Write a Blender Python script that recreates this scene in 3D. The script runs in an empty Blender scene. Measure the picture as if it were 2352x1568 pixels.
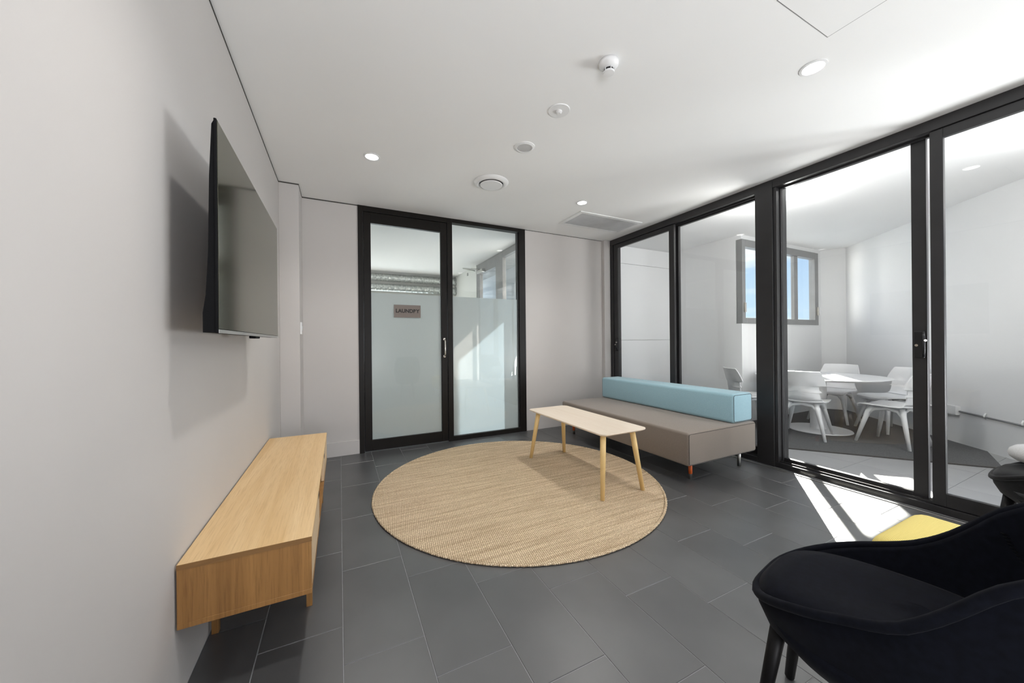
import bpy, bmesh, math, random
from mathutils import Vector, Matrix
random.seed(7)
S = bpy.context.scene
COL = S.collection

# ------------------------------------------------------------------ camera
TH = math.atan2(396, 811.0); ROLL = math.radians(-0.54)
s_, c_ = math.sin(TH), math.cos(TH)
fwd = Vector((s_, c_, 0)); rl = Vector((c_, -s_, 0)); up0 = Vector((0, 0, 1))
right = rl * math.cos(ROLL) + up0 * math.sin(ROLL)
upv = rl * (-math.sin(ROLL)) + up0 * math.cos(ROLL)
cam_d = bpy.data.cameras.new('camera'); cam = bpy.data.objects.new('camera', cam_d); COL.objects.link(cam)
cam_d.sensor_width = 36.0; cam_d.lens = 36.0 * 811.0 / 2352.0; cam_d.clip_start = 0.02
M = Matrix((( right.x, upv.x, -fwd.x, 0), (right.y, upv.y, -fwd.y, 0), (right.z, upv.z, -fwd.z, 1.2), (0, 0, 0, 1)))
cam.matrix_world = M
S.camera = cam

# ------------------------------------------------------------------ world, sun, large area lights, exposure
W = bpy.data.worlds.new('sky'); S.world = W; W.use_nodes = True
wn = W.node_tree.nodes; wl = W.node_tree.links; wn.clear()
out = wn.new('ShaderNodeOutputWorld'); bg = wn.new('ShaderNodeBackground')
tc = wn.new('ShaderNodeTexCoord'); sep = wn.new('ShaderNodeSeparateXYZ')
wl.new(tc.outputs['Generated'], sep.inputs[0])
rmp = wn.new('ShaderNodeValToRGB')
rmp.color_ramp.elements[0].position = 0.0; rmp.color_ramp.elements[0].color = (0.52, 0.68, 0.83, 1)
rmp.color_ramp.elements[1].position = 0.45; rmp.color_ramp.elements[1].color = (0.20, 0.38, 0.74, 1)
wl.new(sep.outputs['Z'], rmp.inputs[0])
mp = wn.new('ShaderNodeMapping'); mp.inputs['Scale'].default_value = (2.2, 2.2, 11)
wl.new(tc.outputs['Generated'], mp.inputs[0])
nz = wn.new('ShaderNodeTexNoise'); nz.inputs['Scale'].default_value = 2.3; nz.inputs['Detail'].default_value = 5
wl.new(mp.outputs[0], nz.inputs['Vector'])
cr = wn.new('ShaderNodeValToRGB'); cr.color_ramp.elements[0].position = 0.46; cr.color_ramp.elements[1].position = 0.72
wl.new(nz.outputs[0], cr.inputs[0])
mx = wn.new('ShaderNodeMixRGB'); mx.inputs[2].default_value = (0.86, 0.88, 0.92, 1)
wl.new(cr.outputs[0], mx.inputs[0]); wl.new(rmp.outputs[0], mx.inputs[1])
wl.new(mx.outputs[0], bg.inputs[0]); bg.inputs[1].default_value = 1.0
wl.new(bg.outputs[0], out.inputs[0])

SUND = Vector((-0.82, -0.57, -0.66)).normalized()
sd = bpy.data.lights.new('sun', 'SUN'); sd.energy = 34.0; sd.angle = math.radians(0.6); sd.color = (1.0, 0.95, 0.88)
so = bpy.data.objects.new('sun', sd); COL.objects.link(so)
so.rotation_euler = SUND.to_track_quat('-Z', 'Y').to_euler(); so.location = (14, 10, 9)

def area(name, loc, direction, sx, sy, power, color=(1, 1, 1)):
    l = bpy.data.lights.new(name, 'AREA'); l.shape = 'RECTANGLE'; l.size = sx; l.size_y = sy; l.energy = power; l.color = color
    o = bpy.data.objects.new(name, l); COL.objects.link(o); o.location = loc
    o.rotation_euler = Vector(direction).to_track_quat('-Z', 'Z').to_euler()
    return o
# added fill lights; the openings they suggest are unseen and invented
area('added_fill_rear', (0.1, -1.78, 0.90), (0.60, 0.75, 1.1), 0.95, 1.5, 48, (0.99, 0.98, 1.0))
area('added_fill_right', (5.15, -0.85, 0.68), (-1, 0.35, 0.95), 1.0, 1.2, 90, (0.97, 0.98, 1.0))
area('added_fill_laundry', (0.9, 8.6, 1.6), (0, -1, 0), 2.0, 1.6, 17, (0.95, 1.0, 0.97))

S.cycles.max_bounces = 9; S.cycles.transparent_max_bounces = 14; S.cycles.caustics_reflective = False; S.cycles.caustics_refractive = False; S.cycles.blur_glossy = 0.5
S.view_settings.view_transform = 'Standard'
try: S.view_settings.look = 'None'
except Exception: pass
S.view_settings.gamma = 1.0; S.view_settings.use_curve_mapping = False
S.view_settings.exposure = 0.64

# ------------------------------------------------------------------ helpers
def new_mat(name):
    m = bpy.data.materials.new(name); m.use_nodes = True
    nt = m.node_tree; b = nt.nodes['Principled BSDF']
    return m, nt, b
def noise_col(nt, b, c1, c2, scale, detail=4, vec_scale=(1, 1, 1), lo=0.35, hi=0.65, rot=(0, 0, 0), coord='Object'):
    t = nt.nodes.new('ShaderNodeTexCoord'); mpn = nt.nodes.new('ShaderNodeMapping')
    mpn.inputs['Scale'].default_value = vec_scale; mpn.inputs['Rotation'].default_value = rot
    nt.links.new(t.outputs[coord], mpn.inputs[0])
    n = nt.nodes.new('ShaderNodeTexNoise'); n.inputs['Scale'].default_value = scale; n.inputs['Detail'].default_value = detail
    nt.links.new(mpn.outputs[0], n.inputs['Vector'])
    r = nt.nodes.new('ShaderNodeValToRGB'); e = r.color_ramp.elements
    e[0].position = lo; e[1].position = hi; e[0].color = (*c1, 1); e[1].color = (*c2, 1)
    nt.links.new(n.outputs[0], r.inputs[0]); nt.links.new(r.outputs[0], b.inputs['Base Color'])
    return n, r, mpn
def add_bump(nt, b, src, strength, dist=0.002):
    bp = nt.nodes.new('ShaderNodeBump'); bp.inputs['Strength'].default_value = strength; bp.inputs['Distance'].default_value = dist
    nt.links.new(src, bp.inputs['Height']); nt.links.new(bp.outputs[0], b.inputs['Normal'])
def plain(name, col, rough=0.5, metal=0.0, spec=0.5, var=0.06, scale=6.0):
    m, nt, b = new_mat(name)
    noise_col(nt, b, tuple(x * (1 - var) for x in col), tuple(min(1, x * (1 + var)) for x in col), scale, 3)
    b.inputs['Roughness'].default_value = rough; b.inputs['Metallic'].default_value = metal
    b.inputs['Specular IOR Level'].default_value = spec
    return m
def emit(name, col, strength):
    m = bpy.data.materials.new(name); m.use_nodes = True; nt = m.node_tree; nt.nodes.clear()
    o = nt.nodes.new('ShaderNodeOutputMaterial'); e = nt.nodes.new('ShaderNodeEmission')
    e.inputs[0].default_value = (*col, 1); e.inputs[1].default_value = strength; nt.links.new(e.outputs[0], o.inputs[0])
    return m
def glass(name, tint=(0.96, 0.98, 0.97), base=0.035, boost=1.0):
    m = bpy.data.materials.new(name); m.use_nodes = True; nt = m.node_tree; nt.nodes.clear()
    o = nt.nodes.new('ShaderNodeOutputMaterial'); mixn = nt.nodes.new('ShaderNodeMixShader')
    tr = nt.nodes.new('ShaderNodeBsdfTransparent'); tr.inputs[0].default_value = (*tint, 1)
    gl = nt.nodes.new('ShaderNodeBsdfGlossy'); gl.inputs['Roughness'].default_value = 0.0
    lw = nt.nodes.new('ShaderNodeLayerWeight'); pw = nt.nodes.new('ShaderNodeMath'); pw.operation = 'POWER'; pw.inputs[1].default_value = 5.0
    ma = nt.nodes.new('ShaderNodeMath'); ma.operation = 'MULTIPLY_ADD'; ma.inputs[1].default_value = 0.9 * boost; ma.inputs[2].default_value = base
    nt.links.new(lw.outputs['Facing'], pw.inputs[0]); nt.links.new(pw.outputs[0], ma.inputs[0]); nt.links.new(ma.outputs[0], mixn.inputs[0])
    nt.links.new(tr.outputs[0], mixn.inputs[1]); nt.links.new(gl.outputs[0], mixn.inputs[2]); nt.links.new(mixn.outputs[0], o.inputs[0])
    return m
def frosted(name):
    m = bpy.data.materials.new(name); m.use_nodes = True; nt = m.node_tree; nt.nodes.clear()
    o = nt.nodes.new('ShaderNodeOutputMaterial')
    tl = nt.nodes.new('ShaderNodeBsdfTranslucent'); tl.inputs[0].default_value = (0.66, 0.74, 0.80, 1)
    df = nt.nodes.new('ShaderNodeBsdfDiffuse'); df.inputs[0].default_value = (0.66, 0.70, 0.69, 1)
    t = nt.nodes.new('ShaderNodeTexCoord'); n = nt.nodes.new('ShaderNodeTexNoise'); n.inputs['Scale'].default_value = 2.0
    nt.links.new(t.outputs['Object'], n.inputs['Vector'])
    m1 = nt.nodes.new('ShaderNodeMixShader'); mr = nt.nodes.new('ShaderNodeMapRange')
    mr.inputs['To Min'].default_value = 0.68; mr.inputs['To Max'].default_value = 0.76
    nt.links.new(n.outputs[0], mr.inputs[0]); nt.links.new(mr.outputs[0], m1.inputs[0])
    gl = nt.nodes.new('ShaderNodeBsdfGlossy'); gl.inputs['Roughness'].default_value = 0.25
    m2 = nt.nodes.new('ShaderNodeMixShader'); m2.inputs[0].default_value = 0.06
    nt.links.new(tl.outputs[0], m1.inputs[1]); nt.links.new(df.outputs[0], m1.inputs[2])
    nt.links.new(m1.outputs[0], m2.inputs[1]); nt.links.new(gl.outputs[0], m2.inputs[2]); nt.links.new(m2.outputs[0], o.inputs[0])
    return m
def wood(name, c1, c2, c3, rough=0.42, axis='Y', scale=1.0):
    m, nt, b = new_mat(name)
    t = nt.nodes.new('ShaderNodeTexCoord'); mpn = nt.nodes.new('ShaderNodeMapping')
    sc = {'X': (1.0, 26, 26), 'Y': (26, 1.0, 26), 'Z': (26, 26, 1.0)}[axis]
    mpn.inputs['Scale'].default_value = tuple(x * scale for x in sc)
    nt.links.new(t.outputs['Object'], mpn.inputs[0])
    n1 = nt.nodes.new('ShaderNodeTexNoise'); n1.inputs['Scale'].default_value = 0.55; n1.inputs['Detail'].default_value = 3; n1.inputs['Distortion'].default_value = 1.2
    n2 = nt.nodes.new('ShaderNodeTexNoise'); n2.inputs['Scale'].default_value = 7.0; n2.inputs['Detail'].default_value = 6; n2.inputs['Roughness'].default_value = 0.65
    nt.links.new(mpn.outputs[0], n1.inputs['Vector']); nt.links.new(mpn.outputs[0], n2.inputs['Vector'])
    r1 = nt.nodes.new('ShaderNodeValToRGB'); e = r1.color_ramp.elements
    e[0].position = 0.3; e[0].color = (*c1, 1); e[1].position = 0.7; e[1].color = (*c2, 1)
    nt.links.new(n1.outputs[0], r1.inputs[0])
    r2 = nt.nodes.new('ShaderNodeValToRGB'); e = r2.color_ramp.elements
    e[0].position = 0.48; e[0].color = (0, 0, 0, 1); e[1].position = 0.76; e[1].color = (0.62, 0.62, 0.62, 1)
    nt.links.new(n2.outputs[0], r2.inputs[0])
    mxn = nt.nodes.new('ShaderNodeMixRGB'); mxn.inputs[2].default_value = (*c3, 1)
    nt.links.new(r2.outputs[0], mxn.inputs[0]); nt.links.new(r1.outputs[0], mxn.inputs[1]); nt.links.new(mxn.outputs[0], b.inputs['Base Color'])
    b.inputs['Roughness'].default_value = rough
    add_bump(nt, b, n2.outputs[0], 0.12, 0.0008)
    return m
def fabric(name, c1, c2, scale=260, rough=0.95, sheen=0.3, bump=0.4):
    m, nt, b = new_mat(name)
    n, r, mpn = noise_col(nt, b, c1, c2, scale, 2, lo=0.3, hi=0.7)
    b.inputs['Roughness'].default_value = rough; b.inputs['Sheen Weight'].default_value = sheen
    b.inputs['Specular IOR Level'].default_value = 0.2
    add_bump(nt, b, n.outputs[0], bump, 0.001)
    return m

MAT = {}
MAT['wall'] = plain('wall_paint_warm_grey', (0.58, 0.555, 0.538), 0.75, var=0.012, scale=1.5, spec=0.25)
MAT['wall_white'] = plain('wall_paint_white', (0.82, 0.82, 0.825), 0.8, var=0.01, scale=1.5, spec=0.2)
MAT['ceil'] = plain('ceiling_paint_white', (0.90, 0.90, 0.895), 0.85, var=0.008, scale=1.2, spec=0.2)
MAT['laundry_wall'] = plain('laundry_wall_paint', (0.70, 0.71, 0.68), 0.8, var=0.02, scale=1.5, spec=0.2)
MAT['gap'] = plain('gap_shade_and_edging_dark', (0.06, 0.055, 0.05), 0.8)  # painted shade of the ceiling gap; also colours the carpet edging
MAT['grout'] = plain('grout_pale_grey', (0.36, 0.36, 0.37), 0.9, var=0.1, scale=20)
MAT['frame'] = plain('aluminium_black_brown', (0.009, 0.0072, 0.006), 0.40, 0.0, 0.22, var=0.1)
MAT['frame2'] = plain('aluminium_charcoal_powdercoat', (0.022, 0.021, 0.022), 0.38, 0.0, 0.5, var=0.1)
MAT['frame_grey'] = plain('aluminium_mid_grey', (0.28, 0.28, 0.28), 0.4, 0.2, 0.5, var=0.05)
MAT['alu'] = plain('aluminium_mill', (0.62, 0.62, 0.60), 0.3, 1.0, 0.5, var=0.05)
MAT['chrome'] = plain('brushed_nickel', (0.66, 0.62, 0.56), 0.25, 1.0, 0.5, var=0.05)
MAT['galv'] = plain('galvanised_duct', (0.50, 0.52, 0.50), 0.35, 0.9, 0.5, var=0.25, scale=30)
MAT['glass'] = glass('clear_glass', (0.975, 0.985, 0.98), 0.03)
MAT['frost'] = frosted('frosted_film')
MAT['white_plastic'] = plain('white_plastic', (0.82, 0.82, 0.82), 0.35, var=0.02)
MAT['white_lacquer'] = plain('white_lacquer', (0.86, 0.86, 0.87), 0.3, var=0.015)
MAT['black_plastic'] = plain('black_plastic', (0.006, 0.006, 0.007), 0.4, var=0.1)
MAT['black_gloss'] = plain('black_gloss_shell', (0.018, 0.018, 0.02), 0.22, var=0.1)
MAT['tv_body'] = plain('tv_matt_black', (0.004, 0.004, 0.0045), 0.7, spec=0.12, var=0.1)
MAT['tv_screen'] = plain('tv_screen_glass', (0.030, 0.031, 0.022), 0.11, spec=0.95, var=0.02)
_b = MAT['tv_screen'].node_tree.nodes['Principled BSDF']; _b.inputs['IOR'].default_value = 1.9; _b.inputs['Specular Tint'].default_value = (1.0, 0.98, 0.80, 1)
MAT['bezel'] = plain('tv_silver_edge', (0.55, 0.55, 0.54), 0.3, 0.8, var=0.03)
MAT['lamp'] = emit('downlight_lens_lit', (1.0, 0.98, 0.94), 9.0)
MAT['oyster'] = plain('opal_diffuser', (0.9, 0.9, 0.9), 0.4, var=0.01)
MAT['sign'] = plain('sign_taupe', (0.20, 0.165, 0.145), 0.5, var=0.04)
MAT['ink'] = plain('sign_ink', (0.014, 0.011, 0.010), 0.5)
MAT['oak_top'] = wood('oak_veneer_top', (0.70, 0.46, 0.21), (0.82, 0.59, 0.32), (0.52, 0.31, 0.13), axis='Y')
MAT['oak_side_shaded'] = wood('oak_veneer_side_shaded', (0.27, 0.128, 0.035), (0.40, 0.20, 0.06), (0.13, 0.056, 0.015), axis='Z')  # shade on the near side is put into this darker veneer colour
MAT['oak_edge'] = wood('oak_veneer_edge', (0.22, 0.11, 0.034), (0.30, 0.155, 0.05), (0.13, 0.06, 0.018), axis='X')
MAT['oak_front'] = wood('oak_veneer_pale', (0.78, 0.58, 0.36), (0.84, 0.66, 0.44), (0.62, 0.42, 0.24), axis='Y')
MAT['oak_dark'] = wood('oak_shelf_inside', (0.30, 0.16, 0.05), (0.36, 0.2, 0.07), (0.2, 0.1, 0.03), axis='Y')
MAT['ash_top'] = wood('ash_table_top', (0.82, 0.69, 0.55), (0.87, 0.76, 0.63), (0.74, 0.60, 0.45), axis='Y', rough=0.33)
MAT['birch'] = wood('birch_leg', (0.80, 0.56, 0.24), (0.84, 0.62, 0.29), (0.72, 0.48, 0.19), axis='Z', rough=0.4)
MAT['taupe'] = fabric('sofa_fabric_taupe', (0.20, 0.165, 0.138), (0.27, 0.228, 0.195), 330)
MAT['aqua'] = fabric('sofa_fabric_aqua', (0.28, 0.46, 0.53), (0.38, 0.57, 0.64), 330)
MAT['seam'] = plain('seam_thread', (0.07, 0.065, 0.06), 0.9)
MAT['orange'] = plain('orange_tape', (0.85, 0.16, 0.03), 0.5)
MAT['navy'] = fabric('velvet_navy', (0.0018, 0.0022, 0.0045), (0.0036, 0.0044, 0.0085), 60, 0.85, 0.03, 0.2)
MAT['navy'].node_tree.nodes['Principled BSDF'].inputs['Specular IOR Level'].default_value = 0.10
MAT['black_velvet'] = fabric('velvet_black', (0.004, 0.004, 0.0042), (0.008, 0.008, 0.009), 60, 0.8, 0.1, 0.2)
MAT['pale_fabric'] = fabric('cushion_pale_grey', (0.50, 0.50, 0.50), (0.60, 0.60, 0.60), 200)
MAT['leg_black'] = plain('leg_black_stain', (0.004, 0.0035, 0.0035), 0.45, spec=0.2)
MAT['concrete'] = plain('concrete', (0.45, 0.45, 0.44), 0.9, var=0.1)
MAT['grey_tile'] = plain('grey_floor_tile', (0.31, 0.31, 0.313), 0.45, var=0.05, scale=3)
def mat_tile():
    m, nt, b = new_mat('charcoal_porcelain_tile')
    n, r, mpn = noise_col(nt, b, (0.054, 0.054, 0.056), (0.082, 0.082, 0.084), 3.0, 6, lo=0.3, hi=0.7, coord='Object')
    oi = nt.nodes.new('ShaderNodeObjectInfo'); hs = nt.nodes.new('ShaderNodeHueSaturation')
    mr = nt.nodes.new('ShaderNodeMapRange'); mr.inputs['To Min'].default_value = 0.90; mr.inputs['To Max'].default_value = 1.12
    nt.links.new(oi.outputs['Random'], mr.inputs[0]); nt.links.new(mr.outputs[0], hs.inputs['Value'])
    nt.links.new(r.outputs[0], hs.inputs['Color']); nt.links.new(hs.outputs[0], b.inputs['Base Color'])
    n2 = nt.nodes.new('ShaderNodeTexNoise'); n2.inputs['Scale'].default_value = 120; nt.links.new(mpn.outputs[0], n2.inputs['Vector'])
    add_bump(nt, b, n2.outputs[0], 0.05, 0.0006)
    b.inputs['Roughness'].default_value = 0.38; b.inputs['Specular IOR Level'].default_value = 0.8; b.inputs['IOR'].default_value = 1.75
    return m
MAT['tile'] = mat_tile()
def mat_carpet():
    m, nt, b = new_mat('carpet_charcoal')
    n, r, mpn = noise_col(nt, b, (0.085, 0.085, 0.088), (0.14, 0.14, 0.143), 180, 3)
    b.inputs['Roughness'].default_value = 1.0; b.inputs['Specular IOR Level'].default_value = 0.1
    add_bump(nt, b, n.outputs[0], 0.5, 0.003); return m
MAT['carpet'] = mat_carpet()
def mat_jute(name, edge=False):
    m, nt, b = new_mat(name); L = nt.links
    t = nt.nodes.new('ShaderNodeTexCoord')
    def wave(scale, rotz, dist, prof='SIN'):
        mpn = nt.nodes.new('ShaderNodeMapping'); mpn.inputs['Rotation'].default_value = (0, 0, rotz); L.new(t.outputs['Object'], mpn.inputs[0])
        w = nt.nodes.new('ShaderNodeTexWave'); w.inputs['Scale'].default_value = scale; w.inputs['Distortion'].default_value = dist
        w.inputs['Detail'].default_value = 2; w.inputs['Detail Scale'].default_value = 3.0; w.wave_profile = prof
        L.new(mpn.outputs[0], w.inputs['Vector']); return w
    w1 = wave(27, math.radians(8), 2.6); w2 = wave(31, math.radians(98), 4.2)
    mul = nt.nodes.new('ShaderNodeMath'); mul.operation = 'MULTIPLY'; L.new(w1.outputs['Fac'], mul.inputs[0]); L.new(w2.outputs['Fac'], mul.inputs[1])
    mp2 = nt.nodes.new('ShaderNodeMapping'); mp2.inputs['Scale'].default_value = (1.6, 30, 1); mp2.inputs['Rotation'].default_value = (0, 0, math.radians(8)); L.new(t.outputs['Object'], mp2.inputs[0])
    n = nt.nodes.new('ShaderNodeTexNoise'); n.inputs['Scale'].default_value = 1.4; n.inputs['Detail'].default_value = 5; L.new(mp2.outputs[0], n.inputs['Vector'])
    r = nt.nodes.new('ShaderNodeValToRGB'); e = r.color_ramp.elements
    e[0].position = 0.22; e[0].color = (0.62, 0.47, 0.31, 1); e[1].position = 0.60; e[1].color = (0.98, 0.83, 0.62, 1)
    L.new(n.outputs[0], r.inputs[0])
    mxn = nt.nodes.new('ShaderNodeMixRGB'); mxn.blend_type = 'MULTIPLY'
    r2 = nt.nodes.new('ShaderNodeValToRGB'); e = r2.color_ramp.elements
    e[0].position = 0.0; e[0].color = (0.46, 0.38, 0.30, 1); e[1].position = 0.38; e[1].color = (1.1, 1.08, 1.05, 1)
    L.new(mul.outputs[0], r2.inputs[0]); mxn.inputs[0].default_value = 0.95
    L.new(r.outputs[0], mxn.inputs[1]); L.new(r2.outputs[0], mxn.inputs[2]); L.new(mxn.outputs[0], b.inputs['Base Color'])
    add_bump(nt, b, mul.outputs[0], 0.9, 0.006)
    b.inputs['Roughness'].default_value = 0.95; b.inputs['Specular IOR Level'].default_value = 0.15
    return m
MAT['jute'] = mat_jute('jute_weave')
def mat_yellow():
    m, nt, b = new_mat('ribbed_yellow_fabric'); L = nt.links
    t = nt.nodes.new('ShaderNodeTexCoord'); mpn = nt.nodes.new('ShaderNodeMapping'); mpn.inputs['Rotation'].default_value = (0, 0, math.radians(90)); L.new(t.outputs['Object'], mpn.inputs[0])
    w = nt.nodes.new('ShaderNodeTexWave'); w.inputs['Scale'].default_value = 75; w.inputs['Distortion'].default_value = 0.3; L.new(mpn.outputs[0], w.inputs['Vector'])
    r = nt.nodes.new('ShaderNodeValToRGB'); e = r.color_ramp.elements
    e[0].color = (0.62, 0.47, 0.11, 1); e[1].color = (0.82, 0.68, 0.24, 1); e[1].position = 0.6
    L.new(w.outputs['Fac'], r.inputs[0]); L.new(r.outputs[0], b.inputs['Base Color']); add_bump(nt, b, w.outputs['Fac'], 0.3, 0.0012)
    b.inputs['Roughness'].default_value = 0.9; return m
MAT['yellow'] = mat_yellow()

def world_origin(p):
    v = Vector((0, 0, 0))
    while p is not None:
        v += p.location; p = p.parent
    return v
def link(name, me, mat, parent):
    o = bpy.data.objects.new(name, me); COL.objects.link(o)
    if mat is not None and len(me.materials) == 0: me.materials.append(MAT[mat] if isinstance(mat, str) else mat)
    if parent is not None: o.parent = parent
    return o
def finish(name, bm, mat, parent=None, smooth=False):
    """bm holds world coordinates (or coordinates local to an un-moved parent)."""
    off = world_origin(parent)
    if off.length > 0: bmesh.ops.translate(bm, verts=bm.verts, vec=-off)
    bmesh.ops.recalc_face_normals(bm, faces=bm.faces)
    me = bpy.data.meshes.new(name); bm.to_mesh(me); bm.free()
    if smooth:
        for p in me.polygons: p.use_smooth = True
    return link(name, me, mat, parent)
def b_box(bm, x0, x1, y0, y1, z0, z1, bev=0.0, seg=2):
    r = bmesh.ops.create_cube(bm, size=1.0)
    for v in r['verts']:
        v.co = Vector(((x0 + x1) / 2 + v.co.x * (x1 - x0), (y0 + y1) / 2 + v.co.y * (y1 - y0), (z0 + z1) / 2 + v.co.z * (z1 - z0)))
    if bev > 0:
        es = list({e for v in r['verts'] for e in v.link_edges})
        bmesh.ops.bevel(bm, geom=es, offset=bev, segments=seg, affect='EDGES', profile=0.5)
def box(name, x0, x1, y0, y1, z0, z1, mat, parent=None, bev=0.0, seg=2, smooth=False):
    bm = bmesh.new(); b_box(bm, x0, x1, y0, y1, z0, z1, bev, seg)
    return finish(name, bm, mat, parent, smooth)
def b_lathe(bm, prof, cx, cy, n=32):
    rings = []
    for (r, z) in prof:
        if r < 1e-6: rings.append([bm.verts.new((cx, cy, z))])
        else: rings.append([bm.verts.new((cx + r * math.cos(2 * math.pi * i / n), cy + r * math.sin(2 * math.pi * i / n), z)) for i in range(n)])
    for a, b in zip(rings, rings[1:]):
        for i in range(n):
            j = (i + 1) % n
            if len(a) == 1 and len(b) == 1: continue
            if len(a) == 1: bm.faces.new((a[0], b[i], b[j]))
            elif len(b) == 1: bm.faces.new((a[i], a[j], b[0]))
            else: bm.faces.new((a[i], a[j], b[j], b[i]))
def lathe(name, prof, cx, cy, mat, parent=None, n=32, smooth=False):
    bm = bmesh.new(); b_lathe(bm, prof, cx, cy, n); return finish(name, bm, mat, parent, smooth)
def b_tube(bm, pts, radii, n=10, cap=True):
    pts = [Vector(p) for p in pts]; rings = []
    if not isinstance(radii, (list, tuple)): radii = [radii] * len(pts)
    prev = None
    for i, p in enumerate(pts):
        d = (pts[min(i + 1, len(pts) - 1)] - pts[max(i - 1, 0)]).normalized()
        ref = Vector((0, 0, 1)) if abs(d.z) < 0.9 else Vector((1, 0, 0))
        u = d.cross(ref).normalized() if prev is None else (prev - d * prev.dot(d)).normalized()
        prev = u; v = d.cross(u)
        rings.append([bm.verts.new(p + (u * math.cos(2 * math.pi * k / n) + v * math.sin(2 * math.pi * k / n)) * radii[i]) for k in range(n)])
    for a, b in zip(rings, rings[1:]):
        for k in range(n): bm.faces.new((a[k], a[(k + 1) % n], b[(k + 1) % n], b[k]))
    if cap:
        bm.faces.new(list(reversed(rings[0]))); bm.faces.new(rings[-1])
def tube(name, pts, radii, mat, parent=None, n=10, smooth=True):
    bm = bmesh.new(); b_tube(bm, pts, radii, n); return finish(name, bm, mat, parent, smooth)
def prism(name, outline, z0, z1, mat, parent=None, bev=0.0):
    bm = bmesh.new(); lo = [bm.verts.new((x, y, z0)) for x, y in outline]; hi = [bm.verts.new((x, y, z1)) for x, y in outline]
    n = len(lo); bm.faces.new(list(reversed(lo))); bm.faces.new(hi)
    for i in range(n): bm.faces.new((lo[i], lo[(i + 1) % n], hi[(i + 1) % n], hi[i]))
    if bev: bmesh.ops.bevel(bm, geom=[e for e in bm.edges if abs(e.verts[0].co.z - e.verts[1].co.z) < 1e-6], offset=bev, segments=2, affect='EDGES')
    return finish(name, bm, mat, parent)
def tag(o, label, cat, group=None, kind=None):
    o['label'] = label; o['category'] = cat
    if group: o['group'] = group
    if kind: o['kind'] = kind
    return o
def thing(name, label, cat, loc=(0, 0, 0), group=None, kind=None):
    o = bpy.data.objects.new(name, None); COL.objects.link(o); o.location = loc; o.empty_display_size = 0.1
    return tag(o, label, cat, group, kind)
def struct(o, label, cat): return tag(o, label, cat, None, 'structure')
def copy_tree(o, parent=None):
    c = o.copy(); COL.objects.link(c); c.parent = parent
    for ch in list(o.children): copy_tree(ch, c)
    return c
def wall_seg(name, p, q, z0, z1, th, mat, parent=None):
    """upright slab from p to q, thickness to the right-hand side of p->q"""
    d = (Vector(q) - Vector(p)).normalized(); n = Vector((d.y, -d.x)) * th
    return prism(name, [p, q, (q[0] + n.x, q[1] + n.y), (p[0] + n.x, p[1] + n.y)], z0, z1, mat, parent)

# ------------------------------------------------------------------ room shell
CZ = 2.70; LX = -0.496; BY = 4.18; RX = 3.67; REARY = -1.6
floor = thing('floor', 'dark charcoal tiled floor of the lounge with pale grout lines', 'floor', (0, 0, 0), kind='structure')
box('grout_bed', LX - 0.1, RX + 0.02, REARY, BY + 0.05, -0.06, -0.0025, 'grout', floor)
TW, TL, GR = 0.2997, 0.6, 0.0028
tile_mesh = {}
def tile_obj(x0, x1, y0, y1, mat='tile', parent=floor, zt=0.0):
    key = (round(x1 - x0, 3), round(y1 - y0, 3), mat)
    if key not in tile_mesh:
        bm = bmesh.new(); w, l = x1 - x0, y1 - y0
        b_box(bm, -w / 2, w / 2, -l / 2, l / 2, -0.012, 0.0)
        top = [e for e in bm.edges if all(abs(v.co.z) < 1e-6 for v in e.verts)]
        bmesh.ops.bevel(bm, geom=top, offset=0.0012, segments=1, affect='EDGES')
        bmesh.ops.recalc_face_normals(bm, faces=bm.faces)
        me = bpy.data.meshes.new('tile'); bm.to_mesh(me); bm.free(); me.materials.append(MAT[mat]); tile_mesh[key] = me
    o = bpy.data.objects.new('tile', tile_mesh[key]); COL.objects.link(o); o.parent = parent
    o.location = ((x0 + x1) / 2, (y0 + y1) / 2, zt)
for k in range(-1, 14):
    xa = 0.003 + (k - 1) * TW; xb = xa + TW
    xa, xb = max(xa, LX), min(xb, RX - 0.012)
    if xb - xa < 0.02: continue
    j0 = (1.662 - 0.2 * k) % TL
    y = j0 - 5 * TL
    while y < BY:
        a, b = max(y, REARY), min(y + TL, BY)
        if b - a > 0.02: tile_obj(xa + GR / 2, xb - GR / 2, a + GR / 2, b - GR / 2)
        y += TL

ceiling = struct(box('ceiling', LX - 0.15, RX + 0.2, REARY - 0.2, BY + 0.1, CZ, CZ + 0.12, 'ceil'), 'flat white plasterboard ceiling of the lounge', 'ceiling')
wl_ = struct(box('wall_left', LX - 0.12, LX, REARY - 0.2, BY + 0.1, 0, CZ, 'wall'), 'long pale warm grey wall behind the television', 'wall')
struct(box('wall_pier', LX, -0.335, 3.86, BY, 0, CZ, 'wall', None, 0.003), 'narrow warm grey wall pier in the corner by the light switch', 'wall')
wb = thing('wall_back', 'warm grey end wall on both sides of the laundry door', 'wall', (0, BY, 0), kind='structure')
box('wall_panel', LX, 0.187, BY, BY + 0.12, 0, CZ, 'wall', wb)
box('wall_panel', 2.245, RX + 0.2, BY, BY + 0.12, 0, CZ, 'wall', wb)
box('nib', 3.557, 3.67, 4.125, BY, 0, CZ, 'wall', wb, 0.003)
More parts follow.
